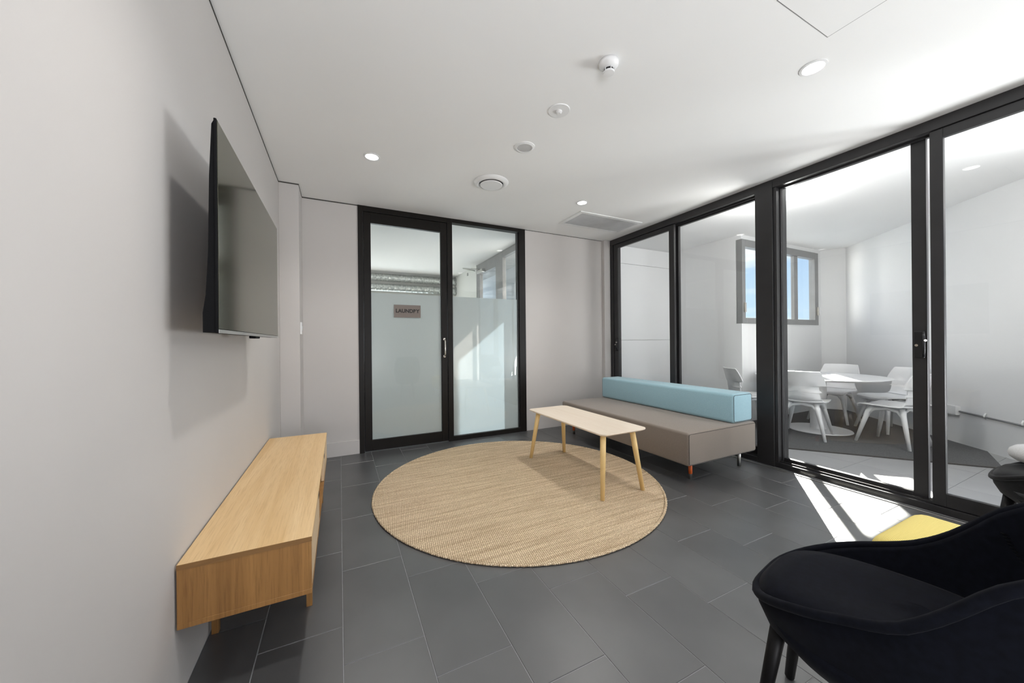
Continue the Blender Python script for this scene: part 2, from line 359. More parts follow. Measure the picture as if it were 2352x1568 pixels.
# rear wall behind the camera, its opening added for the fill light
wr = thing('wall_rear', 'warm grey wall behind the viewpoint with an opening added for the fill light', 'wall', (0, REARY, 0), kind='structure')
box('wall_panel', LX - 0.12, -0.42, REARY - 0.12, REARY, 0, CZ, 'wall', wr)
box('wall_panel', 0.62, RX + 0.12, REARY - 0.12, REARY, 0, CZ, 'wall', wr)
box('lintel', -0.42, 0.62, REARY - 0.12, REARY, 2.5, CZ, 'wall', wr)
box('sill_wall', -0.42, 0.62, REARY - 0.12, REARY, 0, 0.2, 'wall', wr)
# dark strips that paint the shade of the gap between walls and ceiling
tr = thing('trim_1', 'thin dark strip painted for the shadow of the gap where the walls meet the ceiling', 'trim', (0, 0, CZ), kind='structure')
g = 0.011
box('gap_shade_strip', LX, LX + 0.002, REARY, 3.86, CZ - g, CZ - 0.0005, 'gap', tr)
box('gap_shade_strip', LX, -0.333, 3.858, 3.86, CZ - g, CZ - 0.0005, 'gap', tr)
box('gap_shade_strip', -0.335, -0.333, 3.858, BY, CZ - g, CZ - 0.0005, 'gap', tr)
box('gap_shade_strip', -0.333, 0.187, BY - 0.002, BY, CZ - g, CZ - 0.0005, 'gap', tr)
box('gap_shade_strip', 2.245, 3.557, BY - 0.002, BY, CZ - g * 0.6, CZ - 0.0005, 'gap', tr)
tag(box('baseboard_back', -0.335, 0.187, BY - 0.010, BY, 0, 0.15, 'wall', None, 0.002), 'low wall-coloured skirting left of the laundry door', 'baseboard', None, 'structure')

# ceiling access panel outline
ap = thing('access_panel', 'flush white access panel in the ceiling near the top right corner', 'access panel', (1.98, 0.66, CZ))
box('panel', 1.757, 2.193, 0.447, 0.882, CZ - 0.0016, CZ + 0.001, 'ceil', ap)
for nme, a in (('groove', (1.753, 2.197, 0.882, 0.886)), ('groove', (1.753, 2.197, 0.443, 0.447)), ('groove', (1.753, 1.757, 0.447, 0.882)), ('groove', (2.193, 2.197, 0.447, 0.882))):
    box(nme, *a, CZ - 0.0008, CZ + 0.001, 'frame_grey', ap)

# ------------------------------------------------------------------ laundry door and side light (door_1)
d1 = thing('door_1', 'dark brown framed glass laundry door with half frosted panes', 'door', (1.2, BY, 0), kind='structure')
F0, F1 = BY - 0.012, BY + 0.075
box('jamb', 0.187, 0.240, F0, F1, 0, CZ, 'frame', d1, 0.003)
box('jamb', 2.150, 2.245, F0, F1, 0, CZ, 'frame', d1, 0.003)
box('mullion', 1.178, 1.240, F0, F1, 0, CZ, 'frame', d1, 0.003)
box('head', 0.240, 1.178, F0, F1, 2.642, CZ, 'frame', d1, 0.003)
box('head', 1.240, 2.150, F0, F1, 2.652, CZ, 'frame', d1, 0.003)
box('sill', 1.240, 2.150, F0, F1, 0, 0.055, 'frame', d1, 0.003)
bead = box('glazing_bead', 2.136, 2.150, F0 + 0.02, F1 - 0.01, 0.055, 2.652, 'frame2', d1)
lf = bpy.data.objects.new('door_leaf', None); COL.objects.link(lf); lf.parent = d1
LA, LB = BY + 0.000, BY + 0.045
box('stile', 0.243, 0.318, LA, LB, 0.008, 2.638, 'frame', lf, 0.003)
box('stile', 1.100, 1.174, LA, LB, 0.008, 2.638, 'frame', lf, 0.003)
box('top_rail', 0.318, 1.100, LA, LB, 2.522, 2.638, 'frame', lf, 0.003)
box('bottom_rail', 0.318, 1.100, LA, LB, 0.008, 0.126, 'frame', lf, 0.003)
box('glass_pane', 0.318, 1.100, BY + 0.020, BY + 0.026, 0.126, 2.522, 'glass', lf)
box('frosted_film', 0.318, 1.100, BY + 0.0268, BY + 0.0276, 0.126, 1.757, 'frost', lf)
hd = bmesh.new()
b_tube(hd, [(1.134, LA, 1.030), (1.134, LA - 0.034, 1.042), (1.134, LA - 0.040, 1.060), (1.134, LA - 0.040, 1.205), (1.134, LA - 0.034, 1.223), (1.134, LA, 1.235)], 0.0085, 10)
b_box(hd, 1.121, 1.147, LA - 0.006, LA, 1.015, 1.045, 0.003); b_box(hd, 1.121, 1.147, LA - 0.006, LA, 1.220, 1.250, 0.003)
h_ = finish('handle', hd, 'chrome', lf, True); h_['label'] = 'brushed metal D-shaped pull handle'
h2 = tube('handle', [(1.100, LB, 1.03), (1.100, LB + 0.05, 1.06), (1.100, LB + 0.05, 1.20), (1.100, LB, 1.235)], 0.0085, 'chrome', lf)
sl = bpy.data.objects.new('side_light', None); COL.objects.link(sl); sl.parent = d1
box('glass_pane', 1.240, 2.136, BY + 0.020, BY + 0.026, 0.055, 2.652, 'glass', sl)
box('frosted_film', 1.240, 2.136, BY + 0.0268, BY + 0.0276, 0.055, 1.757, 'frost', sl)
# laundry sign
sg = thing('door_sign', 'small taupe sign reading LAUNDRY on the frosted door pane', 'sign', (0.709, BY + 0.012, 1.487))
box('plate', 0.559, 0.858, BY + 0.015, BY + 0.0198, 1.487, 1.632, 'sign', sg, 0.001)
fc = bpy.data.curves.new('lettering', 'FONT'); fc.body = 'LAUNDRY'; fc.size = 0.060; fc.align_x = 'CENTER'; fc.align_y = 'CENTER'; fc.extrude = 0.0006; fc.offset = 0.0022
fo = bpy.data.objects.new('lettering_tmp', fc); COL.objects.link(fo)
bpy.context.view_layer.update()
dg = bpy.context.evaluated_depsgraph_get(); me = bpy.data.meshes.new_from_object(fo.evaluated_get(dg)); me.name = 'lettering'
COL.objects.unlink(fo); bpy.data.objects.remove(fo)
xs = [v.co.x for v in me.vertices]; wtxt = max(xs) - min(xs); sc = 0.268 / wtxt
for v in me.vertices:
    x, y, z = v.co; v.co = Vector((x * sc, -z, y * sc * 1.0))
me.materials.clear(); lt = link('lettering', me, 'ink', sg); lt.location = (0.0, 0.0022, 0.0745)

# ------------------------------------------------------------------ laundry room beyond
LRX = 2.43; LBY = 8.15; LLX = -0.75
lfz = struct(box('floor_laundry', LLX, LRX + 0.1, BY + 0.05, LBY + 0.1, -0.06, 0.0, 'grey_tile'), 'grey floor of the laundry behind the door', 'floor')
struct(box('ceiling_laundry', LLX, LRX + 0.1, BY + 0.12, LBY + 0.1, CZ + 0.01, CZ + 0.1, 'ceil'), 'white ceiling of the laundry seen through the door', 'ceiling')
wlb = thing('wall_laundry_back', 'pale wall at the far end of the laundry behind the ducts', 'wall', (0, LBY, 0), kind='structure')
box('wall_panel', LLX, LRX + 0.1, LBY, LBY + 0.1, 0, 0.8, 'laundry_wall', wlb)
box('wall_panel', LLX, LRX + 0.1, LBY, LBY + 0.1, 2.1, CZ + 0.02, 'laundry_wall', wlb)
box('wall_panel', LLX, -0.1, LBY, LBY + 0.1, 0.8, 2.1, 'laundry_wall', wlb)
box('wall_panel', 1.9, LRX + 0.1, LBY, LBY + 0.1, 0.8, 2.1, 'laundry_wall', wlb)
struct(box('wall_laundry_left', LLX - 0.1, LLX, BY + 0.12, LBY + 0.1, 0, CZ + 0.02, 'laundry_wall'), 'pale left wall of the laundry', 'wall')
wlr = thing('wall_laundry_right', 'pale right wall of the laundry beside its grey glazed doors', 'wall', (LRX, 6, 0), kind='structure')
box('wall_panel', LRX, LRX + 0.1, 6.55, LBY, 0, CZ + 0.02, 'laundry_wall', wlr)
box('wall_panel', LRX, LRX + 0.1, BY + 0.12, 4.42, 0, CZ + 0.02, 'laundry_wall', wlr)
box('wall_outlet', LRX - 0.012, LRX, 7.03, 7.09, 2.585, 2.645, 'frame_grey', wlr, 0.004)
d4 = thing('door_4', 'grey framed glazed doors in the right wall of the laundry', 'door', (LRX, 5.5, 0), kind='structure')
for (a, b, z0, z1, nm) in ((4.42, 4.56, 0, CZ, 'jamb'), (6.40, 6.55, 0, CZ, 'jamb'), (5.34, 5.62, 0, CZ, 'mullion'), (4.56, 5.34, 2.60, CZ, 'head'), (5.62, 6.40, 2.50, CZ, 'head'), (4.56, 5.34, 0, 0.06, 'sill'), (5.62, 6.40, 0, 0.12, 'bottom_rail')):
    box(nm, LRX + 0.01, LRX + 0.08, a, b, z0, z1, 'frame_grey', d4, 0.004)
box('glass_pane', LRX + 0.04, LRX + 0.046, 4.56, 5.34, 0.06, 2.60, 'glass', d4)
box('glass_pane', LRX + 0.04, LRX + 0.046, 5.62, 6.40, 0.12, 2.50, 'glass', d4)
cl = box('door_closer', LRX - 0.05, LRX + 0.01, 6.12, 6.40, 2.50, 2.56, 'alu', d4, 0.006)
tube('closer_arm', [(LRX - 0.03, 6.28, 2.57), (LRX - 0.32, 6.40, 2.59), (LRX - 0.02, 6.58, 2.60)], 0.010, 'alu', cl, 8)
# added unseen canopy slab that trims the sun on the frosted pane
struct(box('sun_blocker_slab', LRX + 0.1, LRX + 1.20, BY + 0.3, 9.0, 2.82, 2.96, 'concrete'), 'concrete canopy outside the laundry doors, unseen, added to shape the sun patch', 'blocker')
struct(box('wall_sun_blocker', 3.42, 3.55, 5.76, 9.6, 0, 3.6, 'wall_white'), 'white outdoor wall added beyond the laundry doors to block sun and sky', 'wall')  # added wall that keeps sun off the left pane and hides sky
for zc_, lb in ((2.585, 'upper galvanised duct running across the laundry under its ceiling'), (2.372, 'lower galvanised duct running across the laundry')):
    dt = thing('ventilation_duct', lb, 'duct', (1.0, 7.93, zc_), 'galvanised laundry ducts')
    bm = bmesh.new(); pts = []; rad = []
    x = LLX + 0.02
    while x < LRX - 0.01:
        pts.append((x, 7.93, zc_)); rad.append(0.080); pts.append((x + 0.10, 7.93, zc_)); rad.append(0.080)
        pts.append((x + 0.105, 7.93, zc_)); rad.append(0.083); pts.append((x + 0.115, 7.93, zc_)); rad.append(0.083); x += 0.12
    b_tube(bm, pts, rad, 14); finish('spiral_pipe', bm, 'galv', dt, True)
    tube('wall_flange', [(LRX - 0.02, 7.93, zc_), (LRX - 0.004, 7.93, zc_)], 0.105, 'galv', dt, 18, False)

# ------------------------------------------------------------------ right glazing: two sliding door units
GY0 = -1.6
d2 = thing('door_2', 'black framed sliding glass doors behind the sofa', 'door', (3.74, 3.05, 0), kind='structure')
d3 = thing('door_3', 'black framed sliding glass doors right of the wide post', 'door', (3.74, 0.9, 0), kind='structure')
def frame_unit(root, ya, yb):
    box('head', RX, 3.735, ya, yb, 2.622, CZ, 'frame2', root, 0.002)
    box('head', 3.735, 3.83, ya, yb, 2.632, CZ, 'frame2', root, 0.002)
    box('head_track', 3.728, 3.735, ya, yb, 2.606, 2.622, 'frame2', root)
    box('sill', RX, 3.83, ya, yb, -0.02, 0.046, 'frame2', root, 0.002)
    box('track', 3.700, 3.706, ya, yb, 0.046, 0.060, 'frame2', root)
    box('track', 3.765, 3.771, ya, yb, 0.046, 0.060, 'alu', root)
frame_unit(d2, 2.060, 4.125); frame_unit(d3, GY0, 1.905)
post = struct(box('trim_2', RX - 0.004, 3.83, 1.905, 2.060, -0.01, CZ, 'frame2', None, 0.004), 'wide black post between the two sliding door units', 'post')
box('jamb', RX + 0.006, 3.83, 4.072, 4.125, 0.046, 2.622, 'frame2', d2, 0.002)
box('jamb', RX + 0.010, 3.735, 1.878, 1.905, 0.046, 2.622, 'frame2', d3, 0.002)
box('jamb', 3.735, 3.83, 1.868, 1.905, 0.046, 2.632, 'frame2', d3, 0.002)
def panel(root, xa, xb, ya, yb, st_a, st_b, z0, z1, rail_b, rail_t, gl_x):
    p = bpy.data.objects.new('sliding_panel', None); COL.objects.link(p); p.parent = root
    box('stile', xa, xb, ya, ya + st_a, z0, z1, 'frame2', p, 0.003); box('stile', xa, xb, yb - st_b, yb, z0, z1, 'frame2', p, 0.003)
    box('bottom_rail', xa, xb, ya + st_a, yb - st_b, z0, rail_b, 'frame2', p, 0.002)
    box('top_rail', xa, xb, ya + st_a, yb - st_b, rail_t, z1, 'frame2', p, 0.002)
    box('glass_pane', gl_x, gl_x + 0.006, ya + st_a, yb - st_b, rail_b, rail_t, 'glass', p)
    return p
p1 = panel(d2, 3.688, 3.722, 3.010, 4.070, 0.075, 0.085, 0.050, 2.618, 0.125, 2.560, 3.700)
p2 = panel(d2, 3.752, 3.788, 2.045, 3.085, 0.050, 0.090, 0.050, 2.628, 0.125, 2.592, 3.770)
p3 = panel(d3, 3.750, 3.786, 0.958, 1.895, 0.075, 0.030, 0.052, 2.630, 0.082, 2.614, 3.768)
p4 = panel(d3, 3.684, 3.720, -0.25, 0.925, 0.075, 0.062, 0.050, 2.620, 0.138, 2.558, 3.698)
p5 = panel(d3, 3.750, 3.786, -1.55, -0.17, 0.075, 0.075, 0.052, 2.630, 0.082, 2.614, 3.768)
def lock(root, x, yc, zc_, lab):
    bm = bmesh.new(); b_box(bm, x - 0.012, x, yc - 0.026, yc + 0.026, zc_ - 0.095, zc_ + 0.095, 0.004)
    o = finish('lock', bm, 'black_plastic', root); o['label'] = lab
    bm = bmesh.new(); b_tube(bm, [(x - 0.012, yc - 0.022, zc_ + 0.085), (x - 0.040, yc - 0.030, zc_ + 0.055), (x - 0.040, yc - 0.030, zc_ - 0.05), (x - 0.012, yc - 0.022, zc_ - 0.085)], 0.007, 8)
    finish('pull', bm, 'black_plastic', o, True)
    bm = bmesh.new(); b_tube(bm, [(x - 0.012, yc + 0.012, zc_ - 0.005), (x - 0.018, yc + 0.012, zc_ - 0.005)], 0.009, 12)
    finish('key_cylinder', bm, 'chrome', o, False)
    bm = bmesh.new(); b_tube(bm, [(x - 0.03, yc - 0.034, zc_ + 0.03), (x - 0.046, yc - 0.040, zc_ + 0.03)], 0.008, 10)
    finish('thumb_turn', bm, 'chrome', o, False)
lock(p1, 3.688, 4.020, 1.145, 'black sliding door lock with chrome key barrel')
lock(p3, 3.750, 0.996, 1.150, 'black sliding door lock with chrome key barrel')
struct(box('trim_3', 3.600, 3.618, -1.5, 2.60, 0.0, 0.007, 'alu', None, 0.002), 'thin metal floor strip along the sliding doors', 'trim')

# ------------------------------------------------------------------ meeting room beyond the glass
SX = 5.18; WY = 3.10
Cn = (7.39, WY); Cc = (7.56, 2.83); Bd = Vector((5.94 - 7.56, 1.0 - 2.83)).normalized(); Be = (Cc[0] + Bd.x * 3.95, Cc[1] + Bd.y * 3.95)
fo_ = thing('floor_meeting_room', 'light grey tiled floor between the sliding doors and the carpet', 'floor', (5, 1, 0), kind='structure')
prism('grout_bed', [(3.83, -2.0), (8.6, -2.0), (8.6, 4.4), (3.83, 4.4)], -0.06, -0.004, 'concrete', fo_)
for i in range(0, 7):
    for j in range(0, 11):
        xa = 3.84 + i * 0.6; ya = -2.0 + j * 0.6
        tile_obj(xa - 5 + 0.0015, xa - 5 + 0.6 - 0.0015, ya - 1 + 0.0015, ya - 1 + 0.6 - 0.0015, 'grey_tile', fo_)
cp = prism('carpet_tiles', [(3.05, 3.77), (5.42, 0.93), (6.1, 1.15), (7.62, 2.83), (7.40, 3.12), (5.15, 3.12), (5.15, 4.30), (3.86, 4.30), (3.86, 2.80)][1:-1] + [(3.86, 2.81)], 0.0, 0.008, 'carpet')
tag(cp, 'dark grey carpet under the white round table', 'carpet', None, 'structure')
d_ = Vector((5.42 - 3.86, 0.93 - 2.81)).normalized(); n_ = Vector((d_.y, -d_.x)) * 0.022
struct(prism('trim_4', [(3.86, 2.81), (5.42, 0.93), (5.42 + n_.x, 0.93 + n_.y), (3.86 + n_.x, 2.81 + n_.y)], 0.0, 0.011, 'gap'), 'thin black edging strip along the carpet', 'trim')
struct(prism('ceiling_meeting_room', [(3.83, -1.6), (4.9, -1.6), (Be[0] + 0.15, Be[1]), (Cc[0] + 0.2, Cc[1] - 0.05), (Cn[0] + 0.2, WY + 0.13), (SX + 0.10, WY + 0.13), (SX + 0.10, 4.36), (3.83, 4.36)], CZ, CZ + 0.1, 'wall_white'), 'white ceiling of the meeting room beyond the glass', 'ceiling')
wm1 = thing('wall_alcove', 'white clad wall seen through the glass left of the window', 'wall', (4.5, 4.25, 0), kind='structure')
zs = [0.0, 1.205, 2.42, CZ]
for a, b in zip(zs, zs[1:]):
    box('cladding_panel', 3.83, SX + 0.05, 4.25, 4.31, a + 0.002, b - 0.002, 'wall_white', wm1, 0.002)
box('backing', 3.83, SX + 0.05, 4.312, 4.36, 0, CZ, 'frame_grey', wm1)
ws_ = struct(box('wall_side', SX, SX + 0.08, WY + 0.08, 4.36, 0, CZ, 'wall_white'), 'white return wall left of the sky window', 'wall')
box('bounce_blocker', SX + 0.081, SX + 0.10, WY + 0.081, 4.40, 0, CZ, 'frame2', ws_)  # added unseen dark panel that stops sun bounce onto the window frame
wm2 = thing('wall_window', 'white wall under and around the sky window', 'wall', (6.2, WY, 0), kind='structure')
WZ0, WZ1, WX0, WX1 = 1.428, 2.640, 5.184, 7.283
box('wall_panel', SX, Cn[0] + 0.1, WY, WY + 0.08, 0, WZ0, 'wall_white', wm2)
box('wall_panel', SX, Cn[0] + 0.1, WY, WY + 0.08, WZ1, CZ, 'wall_white', wm2)
box('wall_panel', WX1, Cn[0] + 0.1, WY, WY + 0.08, WZ0, WZ1, 'wall_white', wm2)
w1 = thing('window_1', 'grey framed sliding window showing blue sky', 'window', (6.2, WY, WZ0), kind='structure')
for (nm, a, b, z0, z1) in (('frame', WX0, WX0 + 0.075, WZ0, WZ1), ('frame', WX1 - 0.11, WX1, WZ0, WZ1), ('sill', WX0 + 0.075, WX1 - 0.11, WZ0, WZ0 + 0.085), ('head', WX0 + 0.075, WX1 - 0.11, WZ1 - 0.105, WZ1)):
    box(nm, a, b, WY - 0.012, WY + 0.075, z0, z1, 'frame_grey', w1, 0.004)
box('mullion', 6.586, 6.690, WY + 0.01, WY + 0.06, WZ0 + 0.085, WZ1 - 0.105, 'frame_grey', w1, 0.003)
box('mullion', 5.83, 5.93, WY + 0.01, WY + 0.06, WZ0 + 0.085, WZ1 - 0.105, 'frame_grey', w1, 0.003)
for a, b in ((WX0 + 0.075, 5.83), (5.93, 6.586), (6.690, WX1 - 0.11)):
    box('glass_pane', a, b, WY + 0.030, WY + 0.034, WZ0 + 0.085, WZ1 - 0.105, 'glass', w1)
for xl in (WX0 + 0.04, WX1 - 0.05):
    box('latch', xl - 0.018, xl + 0.018, WY - 0.035, WY - 0.012, WZ0 + 0.16, WZ0 + 0.30, 'chrome', w1, 0.005)
struct(wall_seg('wall_short', Cc, Cn, 0, CZ, 0.1, 'wall_white'), 'short white wall right of the sky window', 'wall')
wbv = struct(wall_seg('wall_angled', Be, Cc, 0, CZ, 0.1, 'wall_white'), 'long white wall of the meeting room carrying the conduit', 'wall')
# conduit and outlet on the angled wall
def Bpt(t, off, z):  # t metres from Cc along the wall, off towards the room
    n = Vector((Bd.y, -Bd.x)); n = n if n.x < 0 else -n
    return (Cc[0] + Bd.x * t + n.x * off, Cc[1] + Bd.y * t + n.y * off, z)
cd = thing('conduit', 'slim white electrical conduit running along the angled white wall', 'conduit', Bpt(1.7, 0.02, 0.37))
tube('pipe', [Bpt(1.0, 0.016, 0.375), Bpt(1.71, 0.016, 0.372)], 0.010, 'white_plastic', cd, 8)
tube('pipe', [Bpt(1.98, 0.016, 0.370), Bpt(3.4, 0.016, 0.335)], 0.010, 'frame_grey', cd, 8)
for t in (2.25, 2.60, 2.95):
    tube('saddle_clip', [Bpt(t, 0.004, 0.40), Bpt(t + 0.015, 0.03, 0.375), Bpt(t, 0.004, 0.34)], 0.007, 'white_plastic', cd, 6)
bm = bmesh.new()
q0, q1 = Bpt(1.72, 0.0, 0), Bpt(1.97, 0.0, 0); r0, r1 = Bpt(1.97, 0.045, 0), Bpt(1.72, 0.045, 0)
po = prism('power_outlet', [q0[:2], q1[:2], r0[:2], r1[:2]], 0.325, 0.425, 'white_plastic', None, 0.004)
tag(po, 'white power outlet box on the conduit of the angled wall', 'power outlet')

# white meeting chairs
def sheet(name, stations, mat, parent, ncol=9, thick=0.014):
    bm = bmesh.new(); rows = []
    for (y, z, hw, cur, lift) in stations:
        row = []
        for i in range(ncol):
            t = -1 + 2 * i / (ncol - 1)
            row.append(bm.verts.new((t * hw, y + cur * t * t, z + lift * t * t)))
        rows.append(row)
    for a, b in zip(rows, rows[1:]):
        for i in range(ncol - 1): bm.faces.new((a[i], a[i + 1], b[i + 1], b[i]))
    bmesh.ops.recalc_face_normals(bm, faces=bm.faces)
    bmesh.ops.solidify(bm, geom=bm.faces[:], thickness=thick)
    o = finish(name, bm, mat, parent, True); o.data.set_sharp_from_angle(angle=math.radians(32)); return o
def make_chair():
    t = thing('meeting_chair', '', 'chair')
    sheet('seat', [(0.235, 0.405, 0.185, 0.0, 0.005), (0.225, 0.425, 0.200, 0, 0.010), (0.19, 0.437, 0.215, 0, 0.016), (0.08, 0.432, 0.225, 0, 0.022), (-0.06, 0.425, 0.225, 0.0, 0.026), (-0.15, 0.432, 0.215, 0.01, 0.022), (-0.20, 0.450, 0.200, 0.03, 0.012)], 'white_lacquer', t)
    sheet('backrest', [(-0.200, 0.448, 0.200, 0.03, 0.012), (-0.235, 0.478, 0.190, 0.05, 0.0), (-0.250, 0.52, 0.178, 0.06, 0), (-0.256, 0.555, 0.172, 0.065, 0), (-0.257, 0.558, 0.196, 0.07, 0), (-0.262, 0.585, 0.172, 0.07, 0), (-0.268, 0.625, 0.168, 0.075, 0), (-0.270, 0.640, 0.235, 0.085, 0), (-0.285, 0.70, 0.225, 0.08, 0), (-0.300, 0.76, 0.208, 0.07, 0), (-0.312, 0.800, 0.195, 0.06, 0), (-0.314, 0.806, 0.185, 0.055, 0)], 'white_lacquer', t)
    for sx in (-1, 1):
        for sy in (-1, 1):
            tube('leg', [(sx * 0.125, sy * 0.12 - 0.005, 0.412), (sx * 0.150, sy * 0.15, 0.34), (sx * 0.225, sy * 0.225, 0.0)], [0.030, 0.026, 0.015], 'white_lacquer', t, 8)
    for sx in (-1, 1):
        tube('under_frame', [(sx * 0.155, -0.155, 0.32), (sx * 0.138, -0.10, 0.385), (sx * 0.13, 0, 0.405), (sx * 0.138, 0.10, 0.385), (sx * 0.155, 0.155, 0.32)], 0.018, 'white_lacquer', t, 8)
        tube('under_frame', [(-0.155, sx * 0.155, 0.32), (-0.10, sx * 0.138, 0.385), (0, sx * 0.13, 0.405), (0.10, sx * 0.138, 0.385), (0.155, sx * 0.155, 0.32)], 0.018, 'white_lacquer', t, 8)
    return t
CHAIRS = [((5.17, 2.34), (0.95, 0.22), 'white shell chair with its back to the glass, nearest the wide black post'),
          ((6.46, 2.57), (-1.0, -0.05), 'white shell chair behind the round table, facing the lounge'),
          ((5.60, 1.70), (0.10, 1.0), 'white shell chair seen side on, nearest the sliding door lock'),
          ((6.36, 1.96), (-0.85, 0.50), 'white shell chair behind the table on its right, half hidden by another chair'),
          ((4.98, 2.88), (0.80, -0.60), 'white shell chair partly hidden behind the aqua sofa back')]
proto = make_chair()
for i, (pos, f, lab) in enumerate(CHAIRS):
    o = proto if i == 0 else copy_tree(proto)
    o.location = (pos[0], pos[1], 0.008); o.rotation_euler = (0, 0, math.atan2(f[1], f[0]) - math.pi / 2)
    o['label'] = lab; o['group'] = 'white chairs around the meeting table'
tb = thing('round_table', 'white round pedestal table in the sunlit meeting room', 'table', (5.65, 2.41, 0.008))
lathe('table_top', [(0, 0.690), (0.625, 0.690), (0.678, 0.705), (0.683, 0.711), (0.678, 0.716), (0, 0.716)], 5.65, 2.41, 'white_lacquer', tb, 64)
lathe('pedestal', [(0, 0.012), (0.085, 0.012), (0.085, 0.690), (0, 0.690)], 5.65, 2.41, 'white_lacquer', tb, 32)
lathe('base_plate', [(0, 0.008), (0.335, 0.008), (0.340, 0.012), (0.335, 0.020), (0, 0.026)], 5.65, 2.41, 'white_lacquer', tb, 48)
def oyster(x, y, lab, power):
    oy = thing('oyster_light', lab, 'ceiling light', (x, y, CZ), 'dome lights on the meeting room ceiling')
    lathe('rim', [(0, CZ), (0.165, CZ), (0.165, CZ - 0.02), (0, CZ - 0.02)], x, y, 'white_plastic', oy)
    lathe('dome', [(0.158, CZ - 0.02), (0.15, CZ - 0.05), (0.11, CZ - 0.075), (0.05, CZ - 0.088), (0, CZ - 0.09)], x, y, 'oyster', oy, 32, True)
    ol = bpy.data.lights.new('oyster_lamp', 'POINT'); ol.energy = power; ol.shadow_soft_size = 0.14; ol.color = (1.0, 0.98, 0.96)
    oo = bpy.data.objects.new('oyster_lamp', ol); COL.objects.link(oo); oo.location = (0, 0, -0.30); oo.parent = oy
oyster(4.02, 2.06, 'round white dome light on the meeting room ceiling beside the wide black post', 24)
oyster(4.50, 0.10, 'added unseen dome light that brightens the meeting room beyond the right door panel', 14)  # added lamp, out of view, to brighten the meeting room

# ------------------------------------------------------------------ ceiling fittings
def downlight(x, y, lab, power=42):
    t = thing('downlight', lab, 'downlight', (x, y, CZ), 'recessed ceiling downlights')
    lathe('trim_ring', [(0.046, CZ - 0.0005), (0.062, CZ - 0.0005), (0.062, CZ - 0.004), (0.050, CZ - 0.006), (0.046, CZ - 0.0005)], x, y, 'white_plastic', t, 32)
    lathe('lens', [(0, CZ - 0.003), (0.048, CZ - 0.003)], x, y, 'lamp', t, 32)
    l = bpy.data.lights.new('downlight_lamp', 'SPOT'); l.energy = power; l.spot_size = math.radians(130); l.spot_blend = 1.0; l.shadow_soft_size = 0.05; l.color = (1.0, 0.98, 0.95)
    o = bpy.data.objects.new('downlight_lamp', l); COL.objects.link(o); o.location = (0, 0, -0.012); o.parent = t
downlight(0.246, 3.045, 'lit recessed downlight in the ceiling above the laundry door side')
downlight(2.378, 3.103, 'lit recessed downlight next to the grey ceiling vent')
downlight(2.368, 1.018, 'large looking lit downlight near the top right of the ceiling')
downlight(0.246, 1.018, 'lit recessed downlight in the ceiling close to the viewpoint')
AX = 1.296
dfz = thing('air_diffuser', 'round white ceiling air diffuser with a dark gap around its disc', 'air diffuser', (AX, 3.07, CZ))
lathe('outer_ring', [(0.112, CZ), (0.165, CZ), (0.163, CZ - 0.006), (0.135, CZ - 0.022), (0.118, CZ - 0.024), (0.112, CZ)], AX, 3.07, 'white_plastic', dfz, 48, True)
lathe('throat', [(0, CZ - 0.001), (0.113, CZ - 0.001)], AX, 3.07, 'black_plastic', dfz, 48)
lathe('disc', [(0, CZ - 0.022), (0.100, CZ - 0.022), (0.106, CZ - 0.026), (0.100, CZ - 0.032), (0, CZ - 0.034)], AX, 3.07, 'white_plastic', dfz, 48)
spk = thing('ceiling_speaker', 'small round white ceiling speaker between diffuser and sensor', 'speaker', (AX, 2.402, CZ))
lathe('ring', [(0.058, CZ), (0.080, CZ), (0.080, CZ - 0.004), (0.064, CZ - 0.010), (0.058, CZ - 0.010), (0.058, CZ)], AX, 2.402, 'white_plastic', spk, 40)
lathe('grille', [(0, CZ - 0.007), (0.059, CZ - 0.007)], AX, 2.402, plain('grille_grey', (0.55, 0.55, 0.55), 0.7), spk, 40)
spr = thing('sprinkler_cover', 'flat white concealed sprinkler plate on the ceiling', 'sprinkler', (AX, 1.925, CZ))
lathe('plate', [(0, CZ - 0.005), (0.068, CZ - 0.005), (0.071, CZ), (0, CZ)], AX, 1.925, 'white_plastic', spr, 40)
lathe('nozzle', [(0.020, CZ - 0.005), (0.020, CZ - 0.012), (0.010, CZ - 0.020), (0, CZ - 0.020)], AX, 1.925, 'white_plastic', spr, 16)
smk = thing('smoke_detector', 'white dome smoke detector with black sensing slots on the ceiling', 'smoke detector', (AX + 0.02, 1.475, CZ))
lathe('base', [(0, CZ), (0.052, CZ), (0.052, CZ - 0.018), (0.046, CZ - 0.024), (0.030, CZ - 0.040), (0, CZ - 0.040)], AX + 0.02, 1.475, 'white_plastic', smk, 36, True)
lathe('sensor_core', [(0.0, CZ - 0.040), (0.024, CZ - 0.040), (0.024, CZ - 0.056), (0, CZ - 0.056)], AX + 0.02, 1.475, 'black_plastic', smk, 24)
lathe('cap', [(0, CZ - 0.056), (0.030, CZ - 0.054), (0.028, CZ - 0.062), (0, CZ - 0.064)], AX + 0.02, 1.475, 'white_plastic', smk, 28)
for k in range(6):
    a = k * math.pi / 3 + 0.2
    tube('rib', [(AX + 0.02 + 0.029 * math.cos(a), 1.475 + 0.029 * math.sin(a), CZ - 0.038), (AX + 0.02 + 0.029 * math.cos(a), 1.475 + 0.029 * math.sin(a), CZ - 0.058)], 0.0025, 'white_plastic', smk, 6)
vt = thing('ceiling_vent', 'rectangular grey return air grille in the ceiling by the sliding doors', 'vent', (3.0, 3.54, CZ))
box('frame', 2.515, 2.570, 3.305, 3.775, CZ - 0.008, CZ, 'white_plastic', vt, 0.002); box('frame', 3.448, 3.475, 3.305, 3.775, CZ - 0.008, CZ, 'white_plastic', vt, 0.002)
